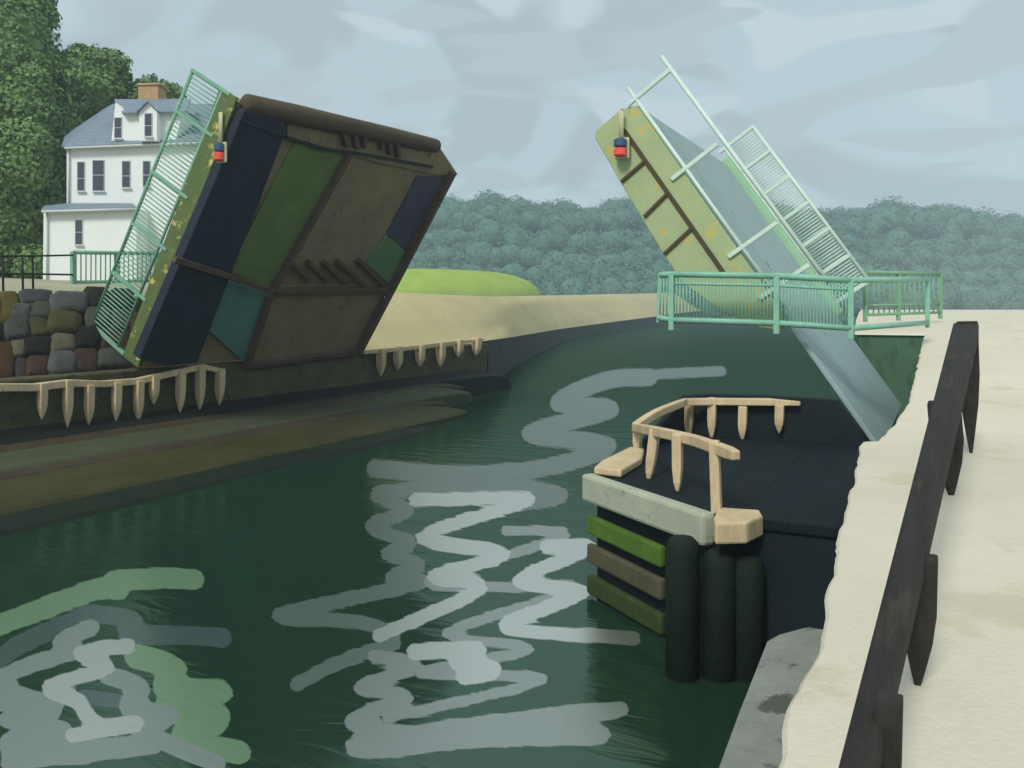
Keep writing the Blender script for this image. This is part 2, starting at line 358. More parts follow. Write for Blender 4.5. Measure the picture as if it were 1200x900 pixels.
# dry stone wall on the embankment
sw = thing('stone_wall', (-24, 16, 2.7), 'rough wall of mixed grey, brown and ochre boulders beside the raised bridge leaf', 'wall')
pn = Vector((2.23, 0, 2.0)).normalized(); pp = Vector((-23.2, 0, 2.7))
def boulder(x0, y0, x1, y1, m, seed):
    c = at_plane((x0+x1)/2, (y0+y1)/2, pp, pn); 
    e1 = (at_plane(x1, (y0+y1)/2, pp, pn)-at_plane(x0, (y0+y1)/2, pp, pn)); e2 = (at_plane((x0+x1)/2, y0, pp, pn)-at_plane((x0+x1)/2, y1, pp, pn))
    bm = bmesh.new(); bmesh.ops.create_icosphere(bm, subdivisions=3, radius=1)
    b = MB()
    for v in bm.verts:
        p = v.co.copy(); q = Vector([math.copysign(abs(t)**.5, t) for t in p])
        q *= 1+(.17*noise.noise(p*1.5+Vector((seed*3.1, 0, seed))))+.07*noise.noise(p*5+Vector((seed, 0, 0)))
        b.v.append(c + e1*q.x*.55 + e2*q.y*.56 + pn*q.z*min(e1.length, e2.length)*.36)
    b.f = [tuple(v.index for v in f.verts) for f in bm.faces]; bm.free()
    b.build('stone', m, sw, smooth=True)
ST = [(-4,347,20,383,0),(20,343,58,359,1),(57,347,99,371,2),(7,360,33,379,3),(32,358,58,376,4),(2,378,32,401,5),(32,375,55,397,6),(53,370,92,395,6),(97,341,124,364,7),
      (97,364,125,387,4),(10,400,30,421,9),(24,399,57,422,8),(55,396,85,418,9),(83,388,113,413,8),(-6,403,15,444,10),(29,419,55,444,11),(15,421,30,445,12),(54,416,87,444,2),
      (84,412,112,440,11),(112,412,157,435,5),(150,422,198,441,13),(113,388,136,412,11),(134,392,160,414,10),(125,343,152,366,7),(126,366,150,390,12),(150,372,176,396,11),(160,398,190,420,10),
      (-40,350,-5,380,2),(-45,380,-2,402,11),(-40,404,-8,440,5),(120,440,150,450,6)]
_r = random.Random(3)
for row in range(4):
    x = -38
    while x > -420:
        wd_ = _r.uniform(36, 58)*(1-x/900); ST.append((x-wd_, 344+row*26*(1-x/700)-_r.uniform(0, 3), x-1, 344+(row+1)*26*(1-x/700), _r.randrange(14))); x -= wd_
for i, (a, b, c, d, k) in enumerate(ST): boulder(a, b, c, d, M['stone_%d' % k], i)

# ------------------------------------------------------------------ railings
def railing(parent_or_none, name, base0, base1, upv, posts, nb, m, post_r=.045, rail_r=.04, bal_r=.014, bot=.1, foot=.0, top_over=0., mid=False, taglabel=None, group=None, bot2=None):
    """railing between two base points, upv the (tilted) height vector; parts post / rail / baluster"""
    b0 = Vector(base0); b1 = Vector(base1); upv = Vector(upv)
    if parent_or_none is None: r = thing(name, b0, taglabel[0], taglabel[1], group)
    else:
        r = bpy.data.objects.new(name, None); r.empty_display_size = .3; COL.objects.link(r); r.parent = parent_or_none; r.location = (0, 0, 0); ORG[r.name] = ORG[parent_or_none.name]
    d = (b1-b0).normalized()
    MB().path([b0+upv-d*top_over, b1+upv+d*top_over], rail_r, 8).build('rail', m, r, smooth=True)
    MB().path([b0+upv*bot-d*top_over*.5, b1+upv*bot+d*top_over*.5], rail_r*.85, 8).build('rail', m, r, smooth=True)
    if mid: MB().path([b0+upv*mid, b1+upv*mid], rail_r*.6, 8).build('rail', m, r, smooth=True)
    for t in posts:
        p = b0.lerp(b1, t); MB().bar(p-upv*foot, p+upv*1.03, post_r*2, post_r*2, up=d).build('post', m, r, bevel=.01)
    for i in range(nb):
        t = (i+.5)/nb; j = (random.random()-.5)*.015
        p = b0.lerp(b1, t); MB().path([p+upv*bot, p+upv+d*j], bal_r, 6).build('baluster', m, r, smooth=True)
    return r

# ------------------------------------------------------------------ left leaf
Y0, Y1 = 18.3, 29.5
A0 = Vector((-22.0, Y0, 2.85)); LD = Vector((4.0, 0, 7.69)).normalized(); LN = Vector((LD.z, 0, -LD.x))
lf = thing('bascule_leaf', A0, 'raised left bascule leaf showing its dark brown and navy ribbed underside', 'bridge', 'raised bridge leaves')
def lp(px, py, off=0.): return at_plane(px, py, A0+LN*off, LN)
def plate(name, pts, m, off, thick, bevel=.015, parent=None):
    return MB().prism([lp(x, y, off+thick) for x, y in pts], LN*-thick).build(name, m, parent or lf, bevel=bevel)
# deck slab body (behind the underside plane)
def leafpt(v, y, off): return Vector((A0.x, y, A0.z)) + LD*v + LN*off
Lv = 8.55
yt, yb = lp(533, 203).y, lp(425, 412).y
MB().prism([leafpt(-.2, Y0+.1, -.7), leafpt(-.2, yb, -.7), leafpt(Lv-.75, yt+.1, -.7), leafpt(Lv, yt-1.3, -.7), leafpt(Lv, Y0+.1, -.7)], LN*.66).build('deck_slab', M['under_brown'], lf, bevel=.03)
MB().prism([leafpt(-.2, Y0, -.78), leafpt(Lv+.12, Y0, -.78), leafpt(Lv+.12, Y0, -.02), leafpt(-.2, Y0, -.02)], Vector((0, -.07, 0))).build('fascia', M['fascia_olive'], lf, bevel=.02)
MB().prism([leafpt(0, Y0+.3, -.74), leafpt(0, Y1-.2, -.74), leafpt(Lv-.1, Y1-.2, -.74), leafpt(Lv-.1, Y0+.3, -.74)], LN*.03).build('roadway', M['deck_grey'], lf)
plate('main_girder', [(287, 130), (329, 137), (335, 156), (231, 426), (196, 429), (163, 421)], M['girder_navy'], -.03, .34, .03)
plate('panel', [(331, 150), (404, 176), (510, 200), (470, 290), (425, 410), (292, 428), (262, 400), (285, 300)], M['under_brown'], -.03, .02)
plate('panel', [(345, 166), (408, 184), (322, 341), (268, 318)], M['under_green'], -.02, .06)
plate('panel', [(258, 326), (318, 345), (290, 428), (232, 376)], M['under_teal'], -.02, .07)
plate('panel', [(489, 206), (524, 208), (476, 293), (453, 274)], M['under_plum'], -.02, .06)
plate('panel', [(452, 275), (475, 294), (457, 334), (428, 308)], M['under_deepgreen'], -.02, .06)
plate('head_plate', [(337, 140), (515, 172), (537, 205), (510, 205), (440, 190), (337, 160)], M['under_brown'], -.02, .09)
def rib(pts, w, h, off, name='rib', m='rib_rust'):
    b = MB()
    for (a, c) in zip(pts[:-1], pts[1:]):
        b.bar(lp(*a, off+h)-LN*(h/2), lp(*c, off+h)-LN*(h/2), w, h, up=LN)
    return b.build(name, M[m], lf, bevel=.015)
rib([(411, 184), (322, 342)], .22, .26, -.02); rib([(318, 350), (292, 430)], .22, .26, -.02)
rib([(534, 203), (424, 413)], .24, .34, -.02)
rib([(206, 305), (262, 322), (322, 343)], .18, .12, .315)
rib([(325, 343), (462, 340)], .2, .22, -.02)
rib([(294, 430), (424, 413)], .2, .22, -.02)
rib([(281, 141), (334, 160)], .09, .06, .315, 'cable', 'girder_navy'); rib([(336, 161), (375, 174), (430, 182), (508, 196)], .09, .1, .06, 'cable', 'girder_navy')
for a, c in [((342, 307), (366, 331)), ((363, 308), (388, 331)), ((382, 308), (408, 333)), ((398, 307), (430, 335)), ((422, 306), (452, 335))]: rib([a, c], .17, .2, -.01, 'stiffener')
for a, c in [((402, 149), (409, 173)), ((416, 150), (420, 175)), ((428, 152), (429, 174)), ((447, 156), (450, 176)), ((457, 160), (459, 182)), ((466, 163), (469, 185))]: rib([a, c], .16, .2, .06, 'stiffener')
# white bar painted in for the daylight gap at the far web
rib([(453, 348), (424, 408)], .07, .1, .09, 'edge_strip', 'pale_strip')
# toe beam
p0 = lp(284, 120)+LN*.05; p1 = lp(400, 146)+LN*.05; p2 = lp(512, 171)+LN*.05
MB().path([p0, p0.lerp(p1, .03), p0.lerp(p1, .5), p1, p1.lerp(p2, .5), p1.lerp(p2, .97), p2], [.16, .29, .32, .31, .31, .27, .14], 14).build('toe_beam', M['toe_timber'], lf, smooth=True)
# near railing, perpendicular to the roadway
rb0 = at_Y(139, 409, Y0-.05); rb1 = at_Y(262, 106, Y0-.05)
up = at_Y(108, 381, Y0-.05)-rb0
railing(lf, 'railing', rb0, rb1, up, [0, .22, .42, .62, .85, 1.0], 68, M['rail_jade'], .05, .055, .021, bot=.03, foot=.22)
railing(lf, 'railing', leafpt(.3, Y1-.1, -.78), leafpt(Lv, Y1-.1, -.78), -LN*1.1, [0, .25, .5, .75, 1], 36, M['rail_jade'], .05, .05, .016, foot=.05)

# ------------------------------------------------------------------ right leaf
RT_tip = at_Y(745, 122, Y0); RT_tail = at_Y(1025, 515, Y0)
RD = (RT_tip-RT_tail).normalized(); RL = (RT_tip-RT_tail).length; RN = Vector((-RD.z*-1, 0, RD.x*-1)).normalized()   # faces up and to the right
rl = thing('bascule_leaf', at_Y(935, 390, Y0), 'raised right bascule leaf with pale green side girder and grey deck', 'bridge', 'raised bridge leaves')
def rp(v, y, off=0.): return Vector((RT_tail.x, y, RT_tail.z)) + RD*v + RN*off
def yprism(name, pts, Y, t, m, bevel=.02, parent=None): return MB().prism([at_Y(x, y, Y) for x, y in pts], Vector((0, t, 0))).build(name, m, parent or rl, bevel=bevel)
YD = 27.1
MB().prism([rp(-.25, Y0+.08, -.1), rp(RL, Y0+.08, -.1), rp(RL, YD, -.1), rp(-.25, YD, -.1)], RN*.1).build('deck', M['deck_grey'], rl, bevel=.02)
gpts = [(746, 123), (727, 128), (698, 153), (697, 162), (740, 236), (780, 302), (800, 332), (845, 364), (890, 384), (914, 388), (918, 384), (917, 366), (905, 350)]
yprism('side_girder', gpts, Y0, .14, M['fascia_pale'], .025)
fpts = [at_Y(x, y, Y0)+Vector((0, YD-Y0-.1, 0)) for x, y in gpts]
MB().prism(fpts, Vector((0, .14, 0))).build('side_girder', M['fascia_pale'], rl, bevel=.025)
for v in (3.6, 5.0, 6.4, 7.8): MB().prism([rp(v, Y0+.16, -.32), rp(v, YD-.12, -.32), rp(v, YD-.12, -.95), rp(v, Y0+.16, -.95)], RD*.12).build('cross_beam', M['fascia_pale'], rl)
def yrib(a, c, w, h, m='seam_brown', name='rib'):
    return MB().bar(at_Y(*a, Y0-.02), at_Y(*c, Y0-.02), h, w, up=RN).build(name, M[m], rl, bevel=.008)
yrib((731, 152), (849, 321), .09, .05, name='stringer')
for a, c in [((757, 188), (728, 213)), ((783, 226), (755, 254)), ((810, 268), (778, 298))]: yrib(a, c, .085, .07)
# far upstand
MB().prism([rp(2.7, YD+.02, -.3), rp(RL+.15, YD+.02, -.3), rp(RL+.2, YD+.02, .2), rp(2.9, YD+.02, .2)], Vector((0, .55, 0))).build('upstand', M['girder_mint'], rl, bevel=.04)
# near railing: two rails and sparse posts
nr = railing(rl, 'railing', rp(3.15, Y0-.02, .03), rp(RL+.35, Y0-.02, .03), RN*1.02, [], 0, M['rail_mint'], bot=.04, rail_r=.05, top_over=.12)
for px, py in [(742, 118), (794, 205), (861, 296), (897, 345)]:
    q = at_Y(px, py, Y0-.02); MB().bar(q-RN*.16, q+RN*1.06, .09, .09, up=RD).build('post', M['rail_mint'], nr, bevel=.01)
# far railing on outriggers
YR = 28.3
fr = railing(rl, 'railing', rp(3.3, YR, .12), rp(RL+.75, YR, .12), RN*1.15, [0, .16, .33, .5, .67, .84, 1], 62, M['rail_mint'], .055, .06, .02, bot=.04, foot=.16)
for v in (3.6, 5.2, 6.8, 8.4): MB().bar(rp(v, YD+.5, -.05), rp(v, YR, .02), .1, .12, up=RN).build('outrigger', M['girder_mint'], rl, bevel=.01)

# ------------------------------------------------------------------ lanterns hanging on the leaf tips
def lantern(px, y_top, y_box, y_bot, Y, label):
    t = thing('signal_lantern', at_Y(px, y_bot, Y), label, 'lantern', 'signal lanterns on the bridge leaves')
    a = at_Y(px, y_top, Y); b = at_Y(px, y_box, Y); c = at_Y(px, y_bot, Y); m = (b+c)/2; h = (b-c).length
    MB().path([a+Vector((0, .05, 0)), a, b], .055, 8).build('hanger', M['lamp_cream'], t, smooth=True)
    MB().box((m.x-.17, m.y+.02, c.z-.04), (m.x+.17, m.y+.1, b.z+.04)).build('back_plate', M['lamp_cream'], t, bevel=.03)
    for nm, z0, z1, mm in (('blue_lamp', m.z+.01, b.z, 'lamp_blue'), ('red_lamp', c.z, m.z-.01, 'lamp_red')):
        zz = [z0, z0+.03, z1-.03, z1]
        MB().path([(m.x, m.y-.06, z) for z in zz], [.11, .145, .145, .11], 16).build(nm, M[mm], t, smooth=False)
lantern(258.5, 132, 168, 189, Y0-.2, 'blue over red signal lantern hanging from the left bridge leaf')
lantern(728, 130, 163, 184, Y0-.2, 'blue over red signal lantern hanging from the right bridge leaf')

# ------------------------------------------------------------------ right quay
def zg(Y): 
    for (a, za), (b, zb) in zip([(-40, 2.8), (13.5, 2.8), (25, 3.66), (33, 4.05), (60, 4.2)], [(13.5, 2.8), (25, 3.66), (33, 4.05), (60, 4.2), (3000, 4.3)]):
        if a <= Y <= b: return za+(zb-za)*(Y-a)/(b-a)
    return 2.8
def at_ground(px, py):
    z = 2.8
    for _ in range(25): p = at_z(px, py, z); z = zg(p.y)
    return p
EDGE = [(905,905),(914,880),(917,850),(935,805),(944,778),(958,757),(965,730),(967,695),(979,660),(981,628),(990,597),(1001,560),(1007,525),(1012,512),(1026,517),(1065,470),(1084,430),(1096,408)]
ep = [at_ground(*e) for e in EDGE]
ep = [Vector((-.55, -25, 2.8)), Vector((-.54, 0, 2.8)), Vector((-.54, 2.2, 2.8))] + ep
eY = [p.y for p in ep]; eX = [p.x for p in ep]
def edgeX(Y): return float(np.interp(Y, eY, eX))
rowsY = [y for y in np.linspace(-25, 3, 20)] + [y for y in np.linspace(3.1, 27.6, 240)]
YA = 27.7
colX = [0, .02, .06, .25, .6, 1.2, 2.5, 5, 10, 25, 60, 150]
def jag(y): return (.008*noise.noise(Vector((0, y*9, 0)))+.012*noise.noise(Vector((0, y*3.3, 2))))*min(1, max(0, y)/6+.3)+.03*noise.noise(Vector((0, y*1.7, 5)))
rows = [[(edgeX(y)+jag(y)+(dx if i else 0), y, zg(y)-(.03 if i == 0 else (.008 if i == 1 else 0))) for i, dx in enumerate(colX)] for y in rowsY]
o = strip_mesh('quay_pavement', rows, M['quay_paving'], smooth=False); tag(o, kind='structure')
rows2 = []
for y in [YA-.1, YA, YA+.06, 28.5, 30, 33, 38, 45, 60, 90, 140, 220, 400]:
    x0 = -.0788*y-.2
    rows2.append([(x, y, zg(y)-(.06 if y < YA else 0)-.003) for x in (x0, x0+.1, x0+.8, -.3, 2, 6, 15, 40, 90, 200)])
tag(strip_mesh('approach_road', rows2, M['quay_paving']), kind='structure')
# quay wall under the paving edge
b = MB(); ys = [y for y in rowsY if y > -5]
for y in ys:
    x = edgeX(y)+jag(y)*.5+.04; b.v += [Vector((x, y, zg(y)-.035)), Vector((x-.02, y, -.6)), Vector((x+.6, y, -.6)), Vector((x+.6, y, zg(y)-.035))]
n = len(ys); b.f = [(4*i+j, 4*i+(j+1) % 4, 4*i+4+(j+1) % 4, 4*i+4+j) for i in range(n-1) for j in range(4)] + [(0, 1, 2, 3), (4*n-4, 4*n-3, 4*n-2, 4*n-1)]
tag(b.build('quay_wall', M['algae_wall']), 'green stained wall of the right quay below the pale paving edge', 'wall')
tag(MB().box((-2.28, YA-.02, -.6), (.6, YA+30, zg(YA)-.045)).build('bridge_abutment', M['algae_wall'], bevel=.03), 'dark green algae covered abutment behind the right leaf', 'abutment')

# dark railing on the quay
dr = thing('quay_railing', at_ground(1075, 800), 'heavy dark brown sloping rail on short pointed posts along the pale quay', 'railing')
r1 = at_d(1067, 655, 3.88); r3 = at_d(1132, 388, 10.2); dd = r3-r1
n0 = r1-dd*.24
MB().bar(n0, r3, .095, .09, w2=.27, h2=.2).build('rail', M['rail_dark'], dr, bevel=.02)
for (tx, ty), (bx, by), d, w in [((1133, 377), (1138, 531), 10.2, .25), ((1106, 470), (1115, 580), 7.85, .30), ((1079, 651), (1075, 802), 3.87, .155), ((1042, 816), (1037, 1010), 2.62, .085)]:
    g = at_ground(bx, by)+Vector((0, 0, -.03)); tp = at_d(tx, ty, d)
    prof = [(0, .96), (.03, 1), (.4, 1), (.62, .8), (.85, .4), (1, .1)]
    MB().path([tp.lerp(g, q) for q, _ in prof], [w/2*k*1.3 for _, k in prof], 4).build('post', M['rail_dark'], dr, bevel=.012)

# grey ledge at the foot of the quay
zl = 1.3
lg = [at_z(838, 905, zl), at_z(866, 830, zl), at_z(898, 750, zl), at_z(912, 742, zl), at_z(945, 733, zl)]
poly = [Vector((-1.42, -4, zl)), Vector((-1.42, 4, zl))] + lg + [Vector((-.62, lg[-1].y, zl)), Vector((-.5, -4, zl))]
tag(MB().prism(poly, Vector((0, 0, -1.8))).build('concrete_ledge', M['ledge_grey'], bevel=.04), 'grey concrete ledge low against the near end of the quay', 'ledge')

# ------------------------------------------------------------------ timber landing stage
ZD = 1.9
pA = at_z(695, 556, ZD); pB = at_z(836, 602, ZD); YB = 17.6
pC = Vector((-5.0, 15.2, ZD)); pD = at_Y(800, 470, YB); pD.z = ZD
ls = thing('landing_stage', (-3, 14, 0), 'dark navy landing stage with tan railings beside the right quay', 'landing stage')
qx = lambda y: edgeX(y)+.02
outline = [pA, pB, Vector((qx(10.9)-.02, pB.y, ZD)), Vector((qx(12)-.05, 12.0, ZD)), Vector((-.85, YB, ZD)), pD, pC]
MB().prism(outline, Vector((0, 0, -.14))).build('deck', M['pier_navy'], ls, bevel=.02)
ctr = sum(outline, Vector())/len(outline)
inn = [p+(ctr-p).normalized()*.06 for p in outline]
MB().prism([Vector((p.x, p.y, ZD-.145)) for p in inn], Vector((0, 0, -2.4))).build('skirt_wall', M['pier_side'], ls, bevel=.02)
MB().prism([at_Y(x, y, YB) for x, y in [(800, 463), (830, 461), (900, 463), (983, 468), (1012, 505), (1016, 522), (800, 522)]], Vector((0, -.14, 0))).build('bulkhead', M['pier_side'], ls, bevel=.02)
# side bulkhead rising from A side to the back
MB().prism([pC+Vector((.02, 0, .0)), Vector((pD.x, YB, ZD)), at_Y(800, 463, YB), pC+Vector((.02, 0, .2))], Vector((.14, 0, 0))).build('bulkhead', M['pier_side'], ls, bevel=.02)
# pale beam and boards on the nose
fd = (pB-pA).normalized(); fnv = Vector((fd.y, -fd.x, 0)); fnv = fnv if fnv.dot(CAM-pA) > 0 else -fnv
MB().bar(pA-fd*.05+fnv*.08+Vector((0, 0, -.19)), pB+fd*.02+fnv*.08+Vector((0, 0, -.19)), .22, .42).build('edge_beam', M['beam_pale'], ls, bevel=.05)
for z, mm in ((1.13, 'board_green'), (.68, 'board_brown'), (.2, 'board_olive')):
    a = pA-fd*.03+fnv*.05; c = pA.lerp(pB, .66)+fnv*.05
    MB().bar(Vector((a.x, a.y, z)), Vector((c.x, c.y, z-.03)), .12, .30).build('fender_board', M[mm], ls, bevel=.04)
for px, zt in ((800, 1.72), (843, 1.55), (876, 1.48)):
    c = at_z(px, 792, 0)
    MB().path([(c.x, c.y, -.8), (c.x, c.y, zt-.22), (c.x, c.y, zt-.08), (c.x, c.y, zt-.02), (c.x, c.y, zt)], [.215, .205, .19, .13, .03], 16).build('pile', M['pile_dark'], ls, smooth=True)
# tan capping timbers
MB().prism([at_z(x, y, ZD+.01) for x, y in [(696, 556), (706, 547), (738, 531), (755, 533), (752, 545), (728, 560)]], Vector((0, 0, .12))).build('capping', M['tan_timber'], ls, bevel=.03)
MB().prism([at_z(x, y, ZD+.06) for x, y in [(836, 606), (842, 594), (890, 597), (894, 604), (876, 612), (838, 613)]], Vector((0, 0, -.26))).build('capping', M['tan_timber'], ls, bevel=.03)
# railings
lr = thing('timber_railing', pA, 'tan timber handrail standing round the nose of the dark landing stage', 'railing')
MB().path(spline([at_d(745, 501, 15.2), at_d(766, 505, 13.2), at_d(810, 515, 11.9), at_d(840, 525, 10.95), at_d(863, 534, 10.4)], 4), [.1]*13+[.1, .1, .09, .08], 4).build('rail', M['tan_timber'], lr, bevel=.018)
MB().path(spline([at_d(745, 500, 15.2), at_d(770, 484, 16.0), at_d(803, 471, 17.2)], 4)+[at_Y(840, 470.5, YB-.28), at_Y(900, 471, YB-.28), at_Y(938, 473, YB-.28)], [.1]*11+[.06], 4).build('rail', M['tan_timber'], lr, bevel=.018)
for (x0, y0), (x1, y1), d, w in [((748, 498), (746, 530), 15.3, .17), ((768, 503), (760, 563), 13.1, .17), ((794, 508), (794, 576), 12.1, .16), ((837, 516), (840, 602), 10.9, .14)]:
    prof = [(0, .9), (.04, 1), (.6, .95), (.85, .7), (1, .3)] if x0 < 830 else [(0, .9), (.04, 1), (.95, 1), (1, .95)]
    a, c = at_d(x0, y0, d), at_d(x1, y1, d)
    MB().path([a.lerp(c, s) for s, _ in prof], [w/2*k*1.25 for _, k in prof], 4).build('post', M['tan_timber'], lr, bevel=.015)
for x, y0, y1 in [(808, 472, 516), (835, 466, 516), (871, 476, 517), (914, 475, 508)]:
    stake(at_Y(x, y0, YB-.3), at_Y(x-1, y1, YB-.3), .19, 'post', M['tan_timber'], lr)

# ------------------------------------------------------------------ green fences at the right abutment
f0 = at_Y(770, 384, 17.5); 
P = [(at_Y(787, 381, 17.5), at_Y(787, 320, 17.5)), (at_Y(910, 385, 17.6), at_Y(910, 322, 17.6)), (at_Y(997, 391, 18.4), at_Y(997, 327, 18.4)), (at_Y(1087, 384, 24.2), at_Y(1087, 326, 24.2))]
gf = thing('guard_fence', P[0][0], 'sea green guard fence with close balusters in front of the right leaf', 'fence')
ends = [(at_Y(771, 378, 17.5), at_Y(773, 321, 17.5))] + P
for i, (b, t) in enumerate(ends):
    u = (t-b)
    MB().bar(b-u*(.10 if 0 < i < 4 else 0), t+u*.02, .11 if i else .06, .11 if i else .06, up=Vector((0, 1, 0))).build('post', M['rail_sea'], gf, bevel=.012)
for (b0, t0), (b1, t1), nb in [(*ends[0:2], 4), (*ends[1:3], 30), (*ends[2:4], 22), (*ends[3:5], 0)]:
    u0 = t0-b0; u1 = t1-b1
    MB().path([t0-u0*.02, t1-u1*.02], .062, 8).build('rail', M['rail_sea'], gf, smooth=True)
    MB().path([t0-u0*.2, t1-u1*.2], .03, 8).build('rail', M['rail_sea'], gf, smooth=True) if nb > 10 else None
    MB().path([b0+u0*.1, b1+u1*.1], .062, 8).build('rail', M['rail_sea'], gf, smooth=True)
    for k in range(nb):
        s = (k+.5)/nb; MB().path([(b0+u0*.1).lerp(b1+u1*.1, s), (t0-u0*.02).lerp(t1-u1*.02, s)], .017, 6).build('baluster', M['rail_sea'], gf, smooth=True)
for b, t in P[:2]: MB().bar(b+(t-b)*.06, b+(t-b)*.06+Vector((0, .72, 0)), .07, .07).build('bracket', M['rail_sea'], gf)
bf0 = at_Y(1014, 371, 29); bf1 = at_Y(1102, 368, 33)
railing(None, 'guard_fence', bf0, bf1, at_Y(1014, 319, 29)-bf0, [0, .42, 1.0], 15, M['rail_leaf'], .055, .055, .022, bot=.04, mid=.25,
        taglabel=('leaf green fence with a low middle rail on the approach road behind the quay', 'fence'), foot=.12)

# ------------------------------------------------------------------ left approach: black railing and jade fence
br = thing('iron_railing', at_d(20, 345, 27), 'thin black iron railing with two rails above the boulders by the trees', 'railing')
for y0, y1 in ((300, 299), (321, 322)): MB().path([at_d(-60, y0, 27), at_d(3, y0, 27), at_d(40, y0, 28), at_d(87, y1, 30)], .032, 8).build('rail', M['black_iron'], br, smooth=True)
for x, y0, y1, d in ((-50, 300, 347, 27), (3, 301, 348, 27), (26, 301, 342, 27.5), (38, 300, 344, 28)): MB().path([at_d(x, y0, d), at_d(x+1, y1, d)], .035, 8).build('post', M['black_iron'], br, smooth=True)
a = at_d(86, 333, 30); c = at_d(184, 331, 33)
railing(None, 'jade_fence', a, c, Vector((0, 0, 1.12)), [0, .5, 1], 18, M['rail_jade'], .08, .07, .022, bot=.06, taglabel=('pale jade picket fence before the white house beside the black railing', 'fence'))

# ------------------------------------------------------------------ house
HD = 48.0
hs = thing('white_house', at_d(165, 328, HD), 'tall white rendered house with blue grey slate roofs at the foot of the trees', 'house')
def hfront(name, pts, d, depth, m, bevel=.02, parent=None): return MB().prism([at_d(x, y, d) for x, y in pts], FW*depth).build(name, m, parent or hs, bevel=bevel)
def quad3(name, pts, m, th=.14, parent=None):
    P3 = [at_d(*p) for p in pts]; nrm = (P3[1]-P3[0]).cross(P3[2]-P3[0]).normalized()
    if nrm.z < 0: nrm = -nrm
    return MB().prism(P3, nrm*th).build(name, m, parent or hs, bevel=.02)
W_ = M['render_white']
hfront('main_wall', [(78, 335), (78, 172), (285, 164), (285, 335)], HD, 9, W_)
hfront('wing_wall', [(50, 335), (51, 247), (160, 244), (160, 335)], HD-1.6, 1.59, W_)
hfront('wing_wall', [(52, 335), (53, 245), (77, 244), (77, 335)], HD+.02, 5.5, W_)
rf = quad3('roof', [(74, 174, HD-.35), (289, 166, HD-.35), (272, 124, HD+4.5), (133, 124, HD+4.5)], M['slate'])
quad3('roof', [(74, 174, HD-.35), (133, 124, HD+4.5), (128, 127, HD+6), (78, 160, HD+9.3)], M['slate'])
quad3('roof', [(48, 248, HD-1.95), (161, 245, HD-1.95), (155, 240, HD-.02), (79, 240, HD-.02)], M['slate'], .1)
quad3('roof', [(49, 247, HD-.3), (78, 242, HD-.02), (80, 240, HD+1.5), (52, 243, HD+1.5)], M['slate'], .1)
# attic storey with its own roof and a gabled bay
hfront('attic_wall', [(130.5, 165), (135, 120), (150, 134), (214, 132), (206, 165)], HD-.1, 4, W_)
quad3('roof', [(144, 134.5, HD-.45), (219, 132.5, HD-.45), (224, 118, HD+2.6), (134, 118.5, HD+2.6)], M['slate'], .12)
hfront('gable_bay', [(163, 165), (163, 130), (173, 120), (184, 130), (184, 165)], HD-.7, 3, W_)
quad3('roof', [(161, 131.5, HD-.9), (173, 119.5, HD-.9), (173, 119.5, HD+2), (161, 131.5, HD+2)], M['slate'], .07)
quad3('roof', [(173, 119.5, HD-.9), (186, 131.5, HD-.9), (186, 131.5, HD+2), (173, 119.5, HD+2)], M['slate'], .07)
hfront('gable_parapet', [(258, 166), (256, 122), (262, 119), (268, 124), (270, 166)], HD+1.5, .5, W_)
ch = hfront('chimney', [(162, 124), (161.5, 99), (185, 98), (186, 124)], HD+2.5, 1.2, M['chimney_clay'], .04)
hfront('chimney_cap', [(160, 100), (160, 97.4), (187, 96.6), (187, 99)], HD+2.4, 1.4, M['chimney_clay'], .03, ch)
for x0, y0, x1, y1, d in ((76, 173.5, 288, 165.5, HD-.4), (49, 248, 161, 245, HD-2.0)):
    MB().path([at_d(x0, y0, d), at_d(x1, y1, d)], .07, 8).build('gutter', M['frame_grey'], hs, smooth=True)
MB().path([at_d(80.5, 174, HD-.1), at_d(80.5, 240, HD-.1)], .05, 8).build('downpipe', M['frame_grey'], hs, smooth=True)
MB().path([at_d(55, 249, HD-1.7), at_d(55, 332, HD-1.7)], .05, 8).build('downpipe', M['frame_grey'], hs, smooth=True)
def window(cx, y0, y1, w, d, split):
    y0 -= 1; y1 += 1; w += 1.6
    b = MB(); z = d-.06
    fr_ = hfront('window', [(cx-w/2-.9, y1+.9), (cx-w/2-.9, y0-.9), (cx+w/2+.9, y0-.9), (cx+w/2+.9, y1+.9)], d-.05, .05, M['frame_grey'], .01)
    for a, c in ((y0, split-.5), (split+.5, y1)):
        hfront('pane', [(cx-w/2, c), (cx-w/2, a), (cx+w/2, a), (cx+w/2, c)], d-.07, .03, M['pane_dark'], .004, fr_)
    hfront('sill', [(cx-w/2-1.4, y1+2.2), (cx-w/2-1.4, y1+.9), (cx+w/2+1.4, y1+.9), (cx+w/2+1.4, y1+2.2)], d-.16, .16, M['frame_grey'], .01, fr_)
for cx, y0, y1, w, s in [(94.5, 191, 222, 6, 209), (115, 189, 222, 11, 205), (147.5, 190, 218, 7, 206), (171.5, 190, 217, 6, 205)]: window(cx, y0, y1, w, HD, s)
window(92, 259, 285, 6, HD-1.6, 272); window(138, 139, 160, 6, HD-.1, 149.5); window(173.5, 134, 158, 6, HD-.7, 147)

